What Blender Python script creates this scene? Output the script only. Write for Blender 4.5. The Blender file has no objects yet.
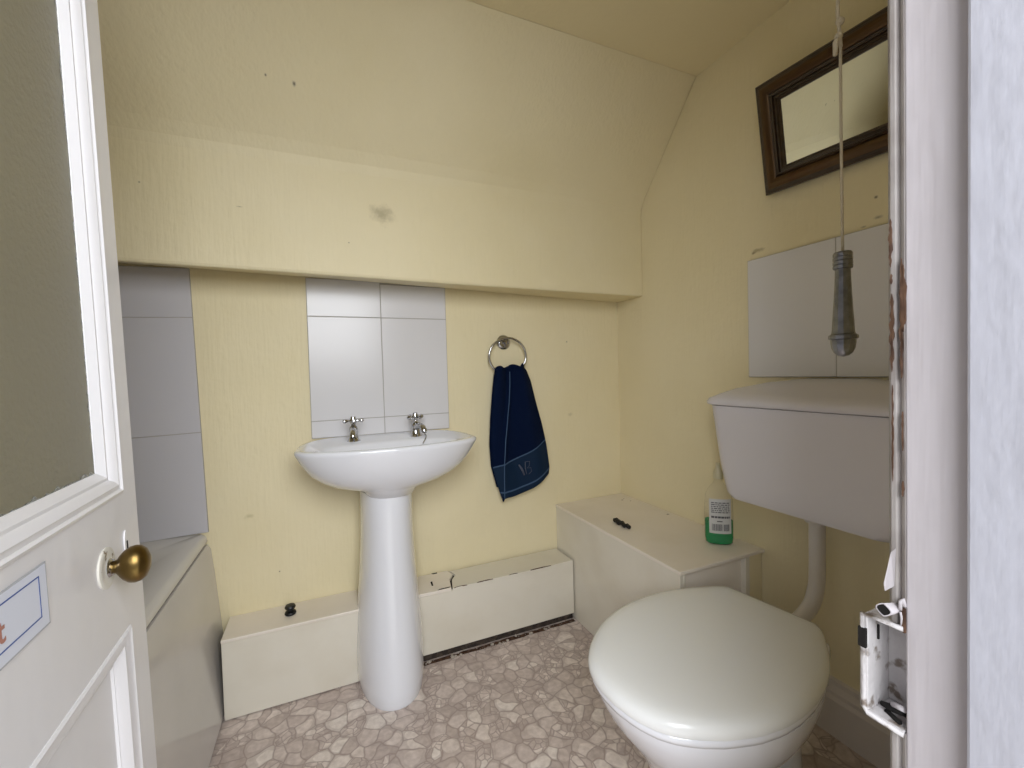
import bpy, bmesh, math, random
from mathutils import Vector, Matrix
random.seed(7)
C = bpy.context.scene.collection
PI = math.pi

# ------------------------------------------------------------------ materials
def lin(c):
    return tuple((x/12.92 if x <= .04045 else ((x+.055)/1.055)**2.4) for x in [v/255 for v in c]) + (1,)

def mat(name, rgb, rough=.5, metal=0, bump=None, vary=None, coat=0, spec=.5, trans=0, ior=1.45, alpha=1):
    """bump = (scale xyz, strength, detail) ; vary = (scale, rgb2, lo, hi)"""
    m = bpy.data.materials.new(name); m.use_nodes = True
    nt = m.node_tree; N = nt.nodes; L = nt.links
    b = N['Principled BSDF']
    b.inputs['Base Color'].default_value = lin(rgb)
    b.inputs['Roughness'].default_value = rough
    b.inputs['Metallic'].default_value = metal
    b.inputs['Coat Weight'].default_value = coat
    b.inputs['Specular IOR Level'].default_value = spec
    b.inputs['Transmission Weight'].default_value = trans
    b.inputs['IOR'].default_value = ior
    b.inputs['Alpha'].default_value = alpha
    tc = N.new('ShaderNodeTexCoord')
    if vary:
        n = N.new('ShaderNodeTexNoise'); n.inputs['Scale'].default_value = vary[0]; n.inputs['Detail'].default_value = 5
        L.new(tc.outputs['Object'], n.inputs['Vector'])
        r = N.new('ShaderNodeValToRGB')
        r.color_ramp.elements[0].position = vary[2]; r.color_ramp.elements[1].position = vary[3]
        r.color_ramp.elements[0].color = lin(rgb); r.color_ramp.elements[1].color = lin(vary[1])
        L.new(n.outputs['Fac'], r.inputs['Fac']); L.new(r.outputs['Color'], b.inputs['Base Color'])
    if bump:
        last = None
        for sc, st, de in (bump if isinstance(bump, list) else [bump]):
            mp = N.new('ShaderNodeMapping'); mp.inputs['Scale'].default_value = sc
            L.new(tc.outputs['Object'], mp.inputs['Vector'])
            n = N.new('ShaderNodeTexNoise'); n.inputs['Scale'].default_value = 1; n.inputs['Detail'].default_value = de
            L.new(mp.outputs['Vector'], n.inputs['Vector'])
            bp = N.new('ShaderNodeBump'); bp.inputs['Strength'].default_value = st; bp.inputs['Distance'].default_value = .004
            L.new(n.outputs['Fac'], bp.inputs['Height'])
            if last: L.new(last.outputs['Normal'], bp.inputs['Normal'])
            last = bp
        L.new(last.outputs['Normal'], b.inputs['Normal'])
    return m

CREAM = (233, 221, 185)
M = {}
M['wall'] = mat('cream wall paint', CREAM, .55, bump=[((90, 90, 9), .35, 4), ((7, 7, 7), .8, 3), ((40, 40, 40), .25, 2)], vary=(2.2, (227, 214, 174), .35, .75))
def spots(m, items):
    nt = m.node_tree; N = nt.nodes; L = nt.links; b = N['Principled BSDF']
    src = b.inputs['Base Color'].links[0].from_socket
    tc = N.new('ShaderNodeTexCoord')
    nz = N.new('ShaderNodeTexNoise'); nz.inputs['Scale'].default_value = 60; L.new(tc.outputs['Object'], nz.inputs['Vector'])
    for c_, sc_, rgb, amt in items:
        mp = N.new('ShaderNodeMapping'); mp.vector_type = 'TEXTURE'; mp.inputs['Location'].default_value = c_; mp.inputs['Scale'].default_value = sc_
        L.new(tc.outputs['Object'], mp.inputs['Vector'])
        ln = N.new('ShaderNodeVectorMath'); ln.operation = 'LENGTH'; L.new(mp.outputs[0], ln.inputs[0])
        ad = N.new('ShaderNodeMath'); ad.operation = 'ADD'; L.new(ln.outputs['Value'], ad.inputs[0]); L.new(nz.outputs['Fac'], ad.inputs[1])
        mr_ = N.new('ShaderNodeMapRange'); mr_.interpolation_type = 'SMOOTHSTEP'; mr_.inputs[1].default_value = 1.5; mr_.inputs[2].default_value = .5; mr_.inputs[4].default_value = amt
        L.new(ad.outputs[0], mr_.inputs[0])
        mx = N.new('ShaderNodeMix'); mx.data_type = 'RGBA'; mx.inputs[7].default_value = lin(rgb)
        L.new(mr_.outputs[0], mx.inputs[0]); L.new(src, mx.inputs[6]); src = mx.outputs[2]
    L.new(src, b.inputs['Base Color']); return m
def wallmat(name): return mat(name, CREAM, .55, bump=[((90, 90, 9), .40, 4), ((6, 6, 6), 1.0, 3), ((40, 40, 40), .3, 2)], vary=(2.2, (227, 214, 174), .35, .75))
SM = (70, 62, 48)
M['wall_bulk'] = spots(wallmat('cream bulkhead paint with smudge'), [((-1.161, -.19, 1.69), (.055, .05, .045), (150, 138, 104), .6), ((-1.425, -.31, 2.005), (.007, .08, .007), SM, .9), ((-1.50, -.31, 2.01), (.004, .08, .004), SM, .8),
    ((-.772, -.20, 1.935), (.016, .05, .004), SM, .7), ((-.66, -.20, 1.936), (.024, .05, .003), SM, .6), ((-1.278, -.19, 1.577), (.004, .02, .004), SM, .9), ((-1.85, -.19, 1.70), (.004, .02, .004), SM, .7), ((-1.60, -.19, 1.66), (.012, .02, .003), (150, 138, 104), .7)])
M['wall_r'] = spots(wallmat('cream right wall paint with scuffs'), [((0, -.775, 1.505), (.02, .03, .010), (150, 136, 96), .7), ((0, -.76, 1.50), (.02, .012, .006), (130, 116, 80), .7), ((0, -1.125, 1.50), (.02, .014, .007), SM, .6), ((0, -1.09, 1.485), (.02, .010, .004), SM, .5), ((0, -1.12, 1.555), (.02, .006, .006), SM, .8), ((0, -.08, 1.62), (.02, .03, .03), (188, 176, 134), .6)])
M['wall_b'] = spots(wallmat('cream back wall paint with marks'), [((-.30, 0, 1.25), (.006, .02, .006), SM, .6), ((-.29, 0, .90), (.02, .02, .012), (196, 184, 146), .6), ((-1.64, 0, .62), (.02, .02, .012), (190, 178, 130), .6), ((-1.55, 0, .40), (.004, .02, .004), SM, .8)])
M['ceiling'] = mat('cream ceiling paint', (231, 218, 180), .6, bump=[((9, 9, 9), .6, 3), ((60, 60, 60), .2, 2)])
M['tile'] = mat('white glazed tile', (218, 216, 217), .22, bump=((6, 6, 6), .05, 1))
M['tile_shaded'] = mat('shaded white glazed tile', (198, 196, 200), .25)  # darker copy of the tile, with the open door's shade in its colour
M['grout'] = mat('grey grout', (170, 165, 158), .8)
M['ceramic'] = mat('white vitreous china', (232, 233, 238), .08, coat=.5)
M['cistern'] = mat('white matt china', (214, 210, 214), .22)
M['lidplastic'] = mat('off white moulded plastic', (238, 239, 238), .16)
M['boxpaint'] = mat('cream white board paint', (226, 220, 205), .4, bump=[((12, 12, 12), .3, 3)], vary=(5, (216, 208, 190), .45, .8))
M['boxtop'] = mat('lightened cream board paint', (236, 227, 214), .4, bump=[((12, 12, 12), .3, 3)], vary=(5, (228, 218, 202), .45, .8))  # colour lightened to offset the yellow light bounced off the walls
M['doorpaint'] = mat('white gloss door paint', (224, 222, 224), .28, bump=[((5, 5, 5), .35, 3), ((40, 40, 6), .12, 2)])
M['jambpaint'] = mat('thick white frame paint', (190, 184, 187), .48, bump=[((60, 60, 4), .35, 3), ((30, 30, 18), .55, 2)])
M['roughpaint'] = mat('lumpy white frame paint', (180, 180, 189), .35, bump=[((90, 90, 14), .14, 4), ((40, 40, 22), .32, 3)])
M['beadpaint'] = mat('worn frame edge paint', (164, 158, 155), .6, vary=(30, (142, 134, 130), .4, .7), bump=((60, 60, 9), .5, 4))
M['keeper'] = mat('dirty painted metal', (196, 192, 192), .45, vary=(70, (120, 108, 98), .56, .66), bump=((120, 120, 120), .4, 3))
M['wood'] = mat('bare brown wood', (96, 70, 52), .8, vary=(60, (66, 44, 32), .4, .6), bump=((300, 300, 30), .6, 3))
M['dark'] = mat('black void', (18, 15, 13), .9)
M['brass'] = mat('aged brass', (128, 106, 62), .3, metal=1, vary=(30, (104, 84, 48), .4, .7))
M['brasswhite'] = mat('painted over brass rose', (214, 210, 200), .35, vary=(90, (120, 100, 70), .62, .68))
M['chrome'] = mat('chrome', (190, 190, 192), .12, metal=1)
M['zinc'] = mat('dull grey cast metal', (132, 133, 137), .28, metal=1, vary=(80, (104, 105, 110), .4, .7), bump=((90, 90, 90), .2, 2))
M['cord'] = mat('beige cotton cord', (190, 176, 148), .9, bump=((900, 900, 400), .6, 2))
M['rubber'] = mat('black rubber', (14, 14, 15), .45)
M['navy'] = mat('navy terry towelling', (8, 22, 50), .95, bump=[((420, 420, 420), 1, 2), ((60, 60, 60), .4, 2)], spec=.1)
M['band'] = mat('teal navy woven band', (11, 34, 58), .7, spec=.2)
M['stitch'] = mat('slate blue stitching', (58, 82, 112), .8)
M['embroid'] = mat('grey thread', (78, 82, 98), .7)
M['paper'] = mat('laminated white paper', (214, 218, 232), .25)
M['sleeve'] = mat('clear laminate edge', (176, 178, 184), .2)
M['blueink'] = mat('blue ink', (44, 78, 150), .5)
M['redink'] = mat('faded red ink', (176, 124, 110), .6)
M['frame_dark'] = mat('dark brown mirror frame', (48, 34, 24), .3, vary=(25, (66, 47, 32), .4, .8), coat=.2)
M['frame_gold'] = mat('tarnished gilt', (88, 68, 46), .3, metal=.7, vary=(18, (84, 60, 40), .45, .7))
M['mirror'] = mat('mirror silver', (225, 228, 224), .01, metal=1)
M['bath'] = mat('white bath enamel', (214, 212, 210), .2)
M['panel'] = mat('glossy bath panel', (206, 202, 198), .14, vary=(3, (196, 192, 188), .4, .7))
M['skirt'] = mat('skirting paint', (214, 206, 198), .4, bump=((8, 8, 8), .3, 3))
M['pipe'] = mat('white plastic pipe', (212, 206, 200), .3)
M['label'] = mat('white label paper', (210, 210, 208), .5)
M['print'] = mat('dark grey print', (88, 86, 92), .6)
M['green'] = mat('green washing up liquid', (12, 150, 84), .15, trans=.15, ior=1.33)
M['clear'] = mat('clear plastic bottle', (246, 246, 242), .12, trans=.9, ior=1.03, alpha=.38)
M['cap'] = mat('translucent cap plastic', (222, 214, 180), .35, trans=.3)
M['copper'] = mat('old copper pipe', (96, 72, 50), .5, metal=.6)
M['recess'] = mat('dusty recess shade', (52, 44, 38), .9, vary=(40, (84, 72, 62), .45, .7))  # dark brown carries the shade inside the pipe box, mottled with dust
M['debris'] = mat('loose plaster crumbs', (170, 160, 148), .9)
M['hall'] = mat('hall paint', (214, 212, 208), .7)

# frosted glass
m = mat('obscured door glass', (172, 166, 142), .40, trans=.55, ior=1.35, bump=[((130, 130, 130), .5, 3)])
M['glass'] = m
m = mat('grimy glass edge', (120, 128, 122), .5, trans=.5, ior=1.3, bump=[((200, 200, 200), .7, 3)], vary=(160, (60, 62, 56), .45, .6))
M['glassedge'] = m

# pebble vinyl
def pebble():
    m = bpy.data.materials.new('pebble print vinyl'); m.use_nodes = True
    nt = m.node_tree; N = nt.nodes; L = nt.links; b = N['Principled BSDF']
    b.inputs['Roughness'].default_value = .38
    tc = N.new('ShaderNodeTexCoord')
    nz = N.new('ShaderNodeTexNoise'); nz.inputs['Scale'].default_value = 14; nz.inputs['Detail'].default_value = 1
    L.new(tc.outputs['Object'], nz.inputs['Vector'])
    mx = N.new('ShaderNodeMix'); mx.data_type = 'VECTOR'; mx.inputs[0].default_value = .05
    L.new(tc.outputs['Object'], mx.inputs[4]); L.new(nz.outputs['Color'], mx.inputs[5])
    def vor(scale, feat, rnd=.95):
        v = N.new('ShaderNodeTexVoronoi'); v.voronoi_dimensions = '2D'; v.feature = feat
        v.inputs['Scale'].default_value = scale; v.inputs['Randomness'].default_value = rnd
        L.new(mx.outputs[1], v.inputs['Vector']); return v
    S = 20.5
    e = vor(S, 'DISTANCE_TO_EDGE'); c = vor(S, 'F1')
    e2 = vor(S*2.3, 'DISTANCE_TO_EDGE'); c2 = vor(S*2.3, 'F1')
    def ramp(src, stops):
        r = N.new('ShaderNodeValToRGB'); cr = r.color_ramp
        while len(cr.elements) < len(stops): cr.elements.new(.5)
        for el, (p, col) in zip(cr.elements, stops): el.position = p; el.color = lin(col) if len(col) == 3 else col
        L.new(src, r.inputs['Fac']); return r
    sep = N.new('ShaderNodeSeparateColor'); L.new(c.outputs['Color'], sep.inputs[0])
    sep2 = N.new('ShaderNodeSeparateColor'); L.new(c2.outputs['Color'], sep2.inputs[0])
    stops = [(0, (202, 187, 179)), (.3, (214, 199, 191)), (.6, (223, 209, 201)), (.85, (234, 221, 212)), (1, (243, 233, 224))]
    st1 = ramp(sep.outputs[0], stops); st2 = ramp(sep2.outputs[1], stops)
    # some cells are broken up into small stones
    gt = N.new('ShaderNodeMath'); gt.operation = 'GREATER_THAN'; gt.inputs[1].default_value = .72
    L.new(sep.outputs[2], gt.inputs[0])
    stone = N.new('ShaderNodeMix'); stone.data_type = 'RGBA'
    L.new(gt.outputs[0], stone.inputs[0]); L.new(st1.outputs[0], stone.inputs[6]); L.new(st2.outputs[0], stone.inputs[7])
    # mottling
    n2 = N.new('ShaderNodeTexNoise'); n2.inputs['Scale'].default_value = 55; n2.inputs['Detail'].default_value = 6
    L.new(tc.outputs['Object'], n2.inputs['Vector'])
    mo = ramp(n2.outputs['Fac'], [(.3, (195, 188, 184)), (.7, (255, 255, 255))])
    mul = N.new('ShaderNodeMix'); mul.data_type = 'RGBA'; mul.blend_type = 'MULTIPLY'; mul.inputs[0].default_value = .55
    L.new(stone.outputs[2], mul.inputs[6]); L.new(mo.outputs[0], mul.inputs[7])
    # edges
    m1 = N.new('ShaderNodeMapRange'); m1.inputs[1].default_value = .0; m1.inputs[2].default_value = .075
    L.new(e.outputs['Distance'], m1.inputs[0])
    m2 = N.new('ShaderNodeMapRange'); m2.inputs[1].default_value = .0; m2.inputs[2].default_value = .13
    L.new(e2.outputs['Distance'], m2.inputs[0])
    # where small: min(m1,m2) else m1
    mn = N.new('ShaderNodeMath'); mn.operation = 'MINIMUM'; L.new(m1.outputs[0], mn.inputs[0]); L.new(m2.outputs[0], mn.inputs[1])
    fm = N.new('ShaderNodeMix'); fm.data_type = 'FLOAT'; L.new(gt.outputs[0], fm.inputs[0]); L.new(m1.outputs[0], fm.inputs[2]); L.new(mn.outputs[0], fm.inputs[3])
    pw = N.new('ShaderNodeMath'); pw.operation = 'POWER'; pw.inputs[1].default_value = .7; L.new(fm.outputs[0], pw.inputs[0])
    rd = N.new('ShaderNodeMapRange'); rd.inputs[1].default_value = .60; rd.inputs[2].default_value = .46; L.new(c.outputs['Distance'], rd.inputs[0])
    rd2 = N.new('ShaderNodeMath'); rd2.operation = 'MAXIMUM'; L.new(rd.outputs[0], rd2.inputs[0]); rd2.inputs[1].default_value = .68
    rd3 = N.new('ShaderNodeMath'); rd3.operation = 'MULTIPLY'; L.new(rd2.outputs[0], rd3.inputs[0]); L.new(pw.outputs[0], rd3.inputs[1]); pw = rd3
    fin = N.new('ShaderNodeMix'); fin.data_type = 'RGBA'; fin.inputs[6].default_value = lin((160, 143, 136))
    L.new(pw.outputs[0], fin.inputs[0]); L.new(mul.outputs[2], fin.inputs[7])
    L.new(fin.outputs[2], b.inputs['Base Color'])
    bp = N.new('ShaderNodeBump'); bp.inputs['Strength'].default_value = .3; bp.inputs['Distance'].default_value = .002
    L.new(pw.outputs[0], bp.inputs['Height']); L.new(bp.outputs[0], b.inputs['Normal'])
    return m
M['floor'] = pebble()

# ------------------------------------------------------------------ helpers
def obj(name, bm, m, parent=None, smooth=False, bevel=0, seg=2, sub=0, solid=0, angle=35):
    me = bpy.data.meshes.new(name); bmesh.ops.recalc_face_normals(bm, faces=bm.faces); bm.to_mesh(me); bm.free()
    for mm in (m if isinstance(m, (list, tuple)) else [m]): me.materials.append(M[mm] if isinstance(mm, str) else mm)
    o = bpy.data.objects.new(name, me); C.objects.link(o)
    if parent: o.parent = parent
    if solid:
        s = o.modifiers.new('s', 'SOLIDIFY'); s.thickness = solid; s.offset = 0
    if bevel:
        b = o.modifiers.new('b', 'BEVEL'); b.width = bevel; b.segments = seg; b.limit_method = 'ANGLE'; b.angle_limit = math.radians(40)
    if sub:
        s = o.modifiers.new('sub', 'SUBSURF'); s.levels = sub; s.render_levels = sub
    if smooth:
        for p in me.polygons: p.use_smooth = True
        if smooth == 'auto':
            bm2 = bmesh.new(); bm2.from_mesh(me)
            for e in bm2.edges:
                if len(e.link_faces) == 2 and e.calc_face_angle(0) > math.radians(angle): e.smooth = False
            bm2.to_mesh(me); bm2.free()
    return o

def tag(o, label=None, cat=None, group=None, kind=None):
    if label: o['label'] = label
    if cat: o['category'] = cat
    if group: o['group'] = group
    if kind: o['kind'] = kind
    return o

def thing(name, label, cat, loc=(0, 0, 0), group=None):
    o = bpy.data.objects.new(name, None); C.objects.link(o); o.location = loc
    o.empty_display_size = .05
    return tag(o, label, cat, group)

def struct(name, bm, m, label=None, parent=None, **k):
    o = obj(name, bm, m, parent, **k)
    if parent is None: o['kind'] = 'structure'
    if label: o['label'] = label
    return o

def box(bm, x0, x1, y0, y1, z0, z1, mi=0):
    v = [bm.verts.new(p) for p in ((x0,y0,z0),(x1,y0,z0),(x1,y1,z0),(x0,y1,z0),(x0,y0,z1),(x1,y0,z1),(x1,y1,z1),(x0,y1,z1))]
    for f in ((0,3,2,1),(4,5,6,7),(0,1,5,4),(1,2,6,5),(2,3,7,6),(3,0,4,7)):
        fa = bm.faces.new([v[i] for i in f]); fa.material_index = mi
    return v

def prism(bm, poly, z0, z1, mi=0, fn=None):
    """extrude a 2D polygon; fn maps (a,b,h)->xyz"""
    fn = fn or (lambda a, b, h: (a, b, h))
    A = [bm.verts.new(fn(a, b, z0)) for a, b in poly]; B = [bm.verts.new(fn(a, b, z1)) for a, b in poly]
    n = len(poly)
    fs = [bm.faces.new(A[::-1]), bm.faces.new(B)] + [bm.faces.new((A[i], A[(i+1) % n], B[(i+1) % n], B[i])) for i in range(n)]
    for f in fs: f.material_index = mi

def loft(bm, rings, cap0=True, cap1=True, closed=True, mi=0):
    R = [[bm.verts.new(p) for p in r] for r in rings]
    n = len(rings[0])
    for a, b in zip(R, R[1:]):
        for i in range(n if closed else n-1):
            f = bm.faces.new((a[i], a[(i+1) % n], b[(i+1) % n], b[i])); f.material_index = mi
    if cap0: bm.faces.new(R[0][::-1]).material_index = mi
    if cap1: bm.faces.new(R[-1]).material_index = mi
    return R

def lathe(bm, prof, n=32, origin=(0,0,0), axis=(0,0,1), mi=0, cap=True):
    ax = Vector(axis).normalized(); q = Vector((0,0,1)).rotation_difference(ax)
    rings = []
    for r, h in prof:
        rings.append([Vector(origin) + q @ Vector((max(r, 1e-4)*math.cos(2*PI*i/n), max(r, 1e-4)*math.sin(2*PI*i/n), h)) for i in range(n)])
    loft(bm, rings, cap, cap, mi=mi)

def tube(bm, pts, r, n=12, closed=False, mi=0):
    pts = [Vector(p) for p in pts]; m_ = len(pts); rings = []
    up = None
    for i, p in enumerate(pts):
        if closed: t = (pts[(i+1) % m_]-pts[i-1]).normalized()
        else: t = (pts[min(i+1, m_-1)]-pts[max(i-1, 0)]).normalized()
        if up is None:
            up = t.orthogonal().normalized()
        up = (up - t*up.dot(t)).normalized(); s = t.cross(up)
        rr = r[i] if isinstance(r, (list, tuple)) else r
        rings.append([p + rr*(math.cos(2*PI*k/n)*up + math.sin(2*PI*k/n)*s) for k in range(n)])
    if closed:
        R = [[bm.verts.new(q) for q in ring] for ring in rings]
        for a in range(m_):
            A, B = R[a], R[(a+1) % m_]
            for i in range(n): bm.faces.new((A[i], A[(i+1) % n], B[(i+1) % n], B[i])).material_index = mi
    else: loft(bm, rings, mi=mi)

def spline(P, k=6):
    P = [Vector(p) for p in P]; out = []
    for i in range(len(P)-1):
        p0 = P[max(i-1, 0)]; p1 = P[i]; p2 = P[i+1]; p3 = P[min(i+2, len(P)-1)]
        for j in range(k):
            t = j/k
            out.append(.5*((2*p1)+(-p0+p2)*t+(2*p0-5*p1+4*p2-p3)*t*t+(-p0+3*p1-3*p2+p3)*t**3))
    out.append(P[-1]); return out

def interp(tab, x):
    if x <= tab[0][0]: return tab[0][1]
    for (a, va), (b, vb) in zip(tab, tab[1:]):
        if x <= b:
            return va + (vb-va)*(x-a)/(b-a)
    return tab[-1][1]

# ------------------------------------------------------------------ room shell
XL, YN = -2.45, -1.62          # left wall, room side of the doorway wall
ZS, ZK, ZC, SY, CYS = 1.4565, 1.850, 2.246, -.188, -.526
OX0, OX1, OZ = -1.640, -.977, 2.0   # doorway opening

bm = bmesh.new(); box(bm, XL-.1, .1, -1.76, .1, -.05, 0)
struct('floor', bm, 'floor', 'pebble patterned vinyl floor in pinkish beige')
bm = bmesh.new(); box(bm, -3.2, .8, -4.2, -1.76, -.05, -.001)
struct('floor_hallway', bm, 'hall', 'hallway floor outside the doorway')
bm = bmesh.new(); box(bm, XL-.1, .1, 0, .1, 0, 2.4)
struct('wall_back', bm, 'wall_b', 'cream painted wall behind the washbasin')
bm = bmesh.new(); box(bm, 0, .1, -1.76, 0, 0, 2.4)
struct('wall_right', bm, 'wall_r', 'cream painted wall behind the toilet cistern')
bm = bmesh.new(); box(bm, XL-.1, XL, -1.76, 0, 0, 2.4)
struct('wall_left', bm, 'wall', 'cream painted wall along the bath')
bm = bmesh.new()
box(bm, XL, OX0-.035, YN-.13, YN, 0, 2.3); box(bm, OX1+.035, 0, YN-.13, YN, 0, 2.3); box(bm, OX0-.035, OX1+.035, YN-.13, YN, OZ+.03, 2.3)
struct('wall_front', bm, 'wall', 'cream painted wall around the doorway')
bm = bmesh.new(); box(bm, XL-.1, .1, -1.76, .1, ZC, ZC+.1)
struct('ceiling', bm, 'ceiling', 'flat cream painted ceiling')
# bulkhead: vertical face, then sloping soffit up to the ceiling
bm = bmesh.new()
N_ = 40
def bulk_ring(x, zf, zb):
    return [(x, 0, zb), (x, SY, zf), (x, SY-.004, zf+.01), (x, SY-.004, ZK-.03), (x, SY-.009, ZK), (x, SY-.03, ZK+.035), (x, CYS, ZC), (x, 0, ZC)]
loft(bm, [bulk_ring(XL, 1.472, 1.512), bulk_ring(-1.43, 1.462, 1.491), bulk_ring(-.9, 1.455, 1.476), bulk_ring(0, 1.448, 1.448)])
struct('wall_bulkhead', bm, 'wall_bulk', 'cream boxed bulkhead and slope over the basin', bevel=.004)

# skirting, right wall near the pan
bm = bmesh.new()
prism(bm, [(0, 0), (-.022, 0), (-.022, .11), (-.017, .122), (-.017, .133), (-.009, .150), (-.009, .163), (0, .168)], -1.605, -.80, fn=lambda a, b, h: (a, h, b))
struct('baseboard_right', bm, 'skirt', 'moulded cream skirting board along the right wall')

# ------------------------------------------------------------------ door frame
Rj = [(-.942, -1.6205), (-.977, -1.6205), (-.977, -1.6585), (-.942, -1.6585)]
Rb = [(-.942, -1.607), (-.968, -1.607), (-.972, -1.6080), (-.9748, -1.6105), (-.9750, -1.6140), (-.9725, -1.6153), (-.9725, -1.6165), (-.9755, -1.6177), (-.9770, -1.6205), (-.942, -1.6205)]
bm = bmesh.new(); prism(bm, Rj, 0, OZ+.03); 
jamb = struct('trim_1', bm, 'jambpaint', 'white painted right door jamb with chipped edge', bevel=.0012)
for za, zb in ((0, .826), (.9085, OZ+.03)):
    bm = bmesh.new(); prism(bm, Rb, za, zb); obj('edge_bead', bm, 'beadpaint', jamb, bevel=.0006)
bm = bmesh.new(); box(bm, -.989, -.942, -1.775, -1.6585, 0, OZ+.03)
struct('trim_2', bm, 'roughpaint', 'lumpy white painted door stop on the right jamb', bevel=.002)
bm = bmesh.new(); box(bm, OX0-.035, OX0, -1.7585, -1.604, 0, OZ+.03); box(bm, OX0, OX0+.012, -1.7585, -1.6585, 0, OZ+.03)
struct('trim_3', bm, 'jambpaint', 'white left door jamb', bevel=.0015)
bm = bmesh.new(); box(bm, OX0, -.977, -1.7585, -1.604, OZ, OZ+.03)
struct('trim_4', bm, 'jambpaint', 'white door head', bevel=.0015)
# bare wood showing where the paint has chipped off the arris
def chip(ylo, yhi, z0, z1, x, n=14, seed=0):
    rnd = random.Random(seed); bm = bmesh.new(); L_, R_ = [], []
    for i in range(n+1):
        z = z0+(z1-z0)*i/n; t = math.sin(PI*i/n)**.4
        mid = (ylo+yhi)/2; h = (yhi-ylo)/2*t
        L_.append((x, mid-h*(.25+1.1*rnd.random()), z)); R_.append((x, mid+h*(.25+1.1*rnd.random()), z))
    A = [bm.verts.new(p) for p in L_]; B = [bm.verts.new(p) for p in R_]
    A2 = [bm.verts.new((p[0]+.0015, p[1], p[2])) for p in L_]; B2 = [bm.verts.new((p[0]+.0015, p[1], p[2])) for p in R_]
    for i in range(n):
        bm.faces.new((A[i], B[i], B[i+1], A[i+1])); bm.faces.new((A2[i+1], B2[i+1], B2[i], A2[i]))
        bm.faces.new((A[i], A[i+1], A2[i+1], A2[i])); bm.faces.new((B[i+1], B[i], B2[i], B2[i+1]))
    bm.faces.new((A[0], A2[0], B2[0], B[0])); bm.faces.new((A[-1], B[-1], B2[-1], A2[-1]))
    return obj('bare_wood', bm, 'wood', jamb)
chip(-1.6195, -1.6170, 1.10, 1.19, -.9774, seed=1, n=20)
chip(-1.6215, -1.6175, 1.135, 1.185, -.9775, seed=2, n=12)
chip(-1.6120, -1.6095, 1.185, 1.222, -.9755, seed=3)
chip(-1.6130, -1.6100, 1.105, 1.165, -.9756, seed=4, n=18)
chip(-1.6120, -1.6105, 1.172, 1.180, -.9756, seed=5, n=5)
chip(-1.6125, -1.6112, 1.02, 1.095, -.9755, seed=6, n=20)
chip(-1.6195, -1.6182, 1.045, 1.075, -.9774, seed=7, n=9)
chip(-1.6198, -1.6180, 1.01, 1.022, -.9774, seed=8, n=6)

# lock keeper on the frame: open-sided metal box
kp = thing('lock_keeper', 'white painted open metal lock keeper on the right door jamb', 'lock keeper', (-.977, -1.605, .826))
K0 = Vector((-.977, -1.605, .826))
bm = bmesh.new()
def kb(x0, x1, y0, y1, z0, z1): box(bm, x0-K0.x, x1-K0.x, y0-K0.y, y1-K0.y, z0-K0.z, z1-K0.z)
YA, YB, XK = -1.6195, -1.5935, -.978
kb(XK, XK+.034, YB-.0022, YB, .826, .9085)              # far plate (room side)
kb(XK, XK+.034, YA, YB-.002, .906, .9085)               # top
kb(XK, XK+.034, YA, YB-.002, .826, .8285)               # bottom
kb(XK+.030, XK+.034, YA, YB-.002, .8285, .906)          # back
obj('case', bm, 'keeper', kp, bevel=.0008)
bm = bmesh.new()
tube(bm, [(-.001, -.0145, -.0005), (-.001, .0095, .0), (-.001, .0125, .004), (-.001, .0125, .0812), (-.001, -.0145, .0823)], .0021, 8)
obj('rim', bm, 'keeper', kp, smooth=True)
bm = bmesh.new(); box(bm, .012, .014, .0112-.003, .0118-.002, .058, .070); box(bm, -.0036, .004, .0096, .0150, .054, .070)
obj('bolt_hole', bm, 'dark', kp)
bm = bmesh.new(); tube(bm, [(.006, -.012, .012), (.010, -.002, .008), (.012, .006, .006)], [.0025, .003, .002], 8); tube(bm, [(.004, -.010, .004), (.010, .002, .003)], .0018, 8)
obj('latch_remains', bm, 'dark', kp, smooth=True)
bm = bmesh.new(); tube(bm, [(.004, -.013, .0165), (.009, -.003, .0125)], .0022, 8)
obj('latch_lip', bm, 'jambpaint', kp, smooth=True)
# broken staple above it
st = thing('broken_staple', 'small crushed metal tube sticking out of the jamb above the lock keeper', 'bracket', (-.978, -1.613, .921)); st.scale = (.8, .8, .85)
bm = bmesh.new()
P = []
rings = []
for k in range(9):
    pass
def squash(x, ry, rz, n=20, off=(0, 0)):
    return [Vector((x, off[0]+ry*math.cos(2*PI*i/n), off[1]+rz*math.sin(2*PI*i/n)*(1-.35*abs(math.cos(2*PI*i/n))))) for i in range(n)]
loft(bm, [squash(-.010, .0066, .0062, off=(.003, 0)), squash(-.004, .0062, .0056, off=(.0015, 0)), squash(.006, .005, .0045)], False, True)
R = [squash(-.010, .0055, .0051, off=(.003, 0)), squash(-.002, .005, .0046)]
loft(bm, [squash(-.010, .0066, .0062, off=(.003, 0)), R[0]], False, False)
obj('tube_end', bm, 'jambpaint', st, smooth='auto')
bm = bmesh.new(); loft(bm, [squash(-.0096, .0056, .0052, off=(.003, 0)), squash(-.0093, .0056, .0052, off=(.003, 0))]); obj('tube_void', bm, 'dark', st)
bm = bmesh.new()
tube(bm, [(0, -.006, .0), (.000, -.0068, -.005), (.001, -.0062, -.016)], .0012, 8); tube(bm, [(0, -.006, .002), (-.001, -.0062, .010), (0, -.0078, .0125), (.001, -.009, .006)], .0016, 8)
obj('bent_tab', bm, 'jambpaint', st, smooth=True)
bm = bmesh.new(); box(bm, -.0004, .002, -.0095, -.0068, -.018, .004); obj('split_wood', bm, 'wood', st)
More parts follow.
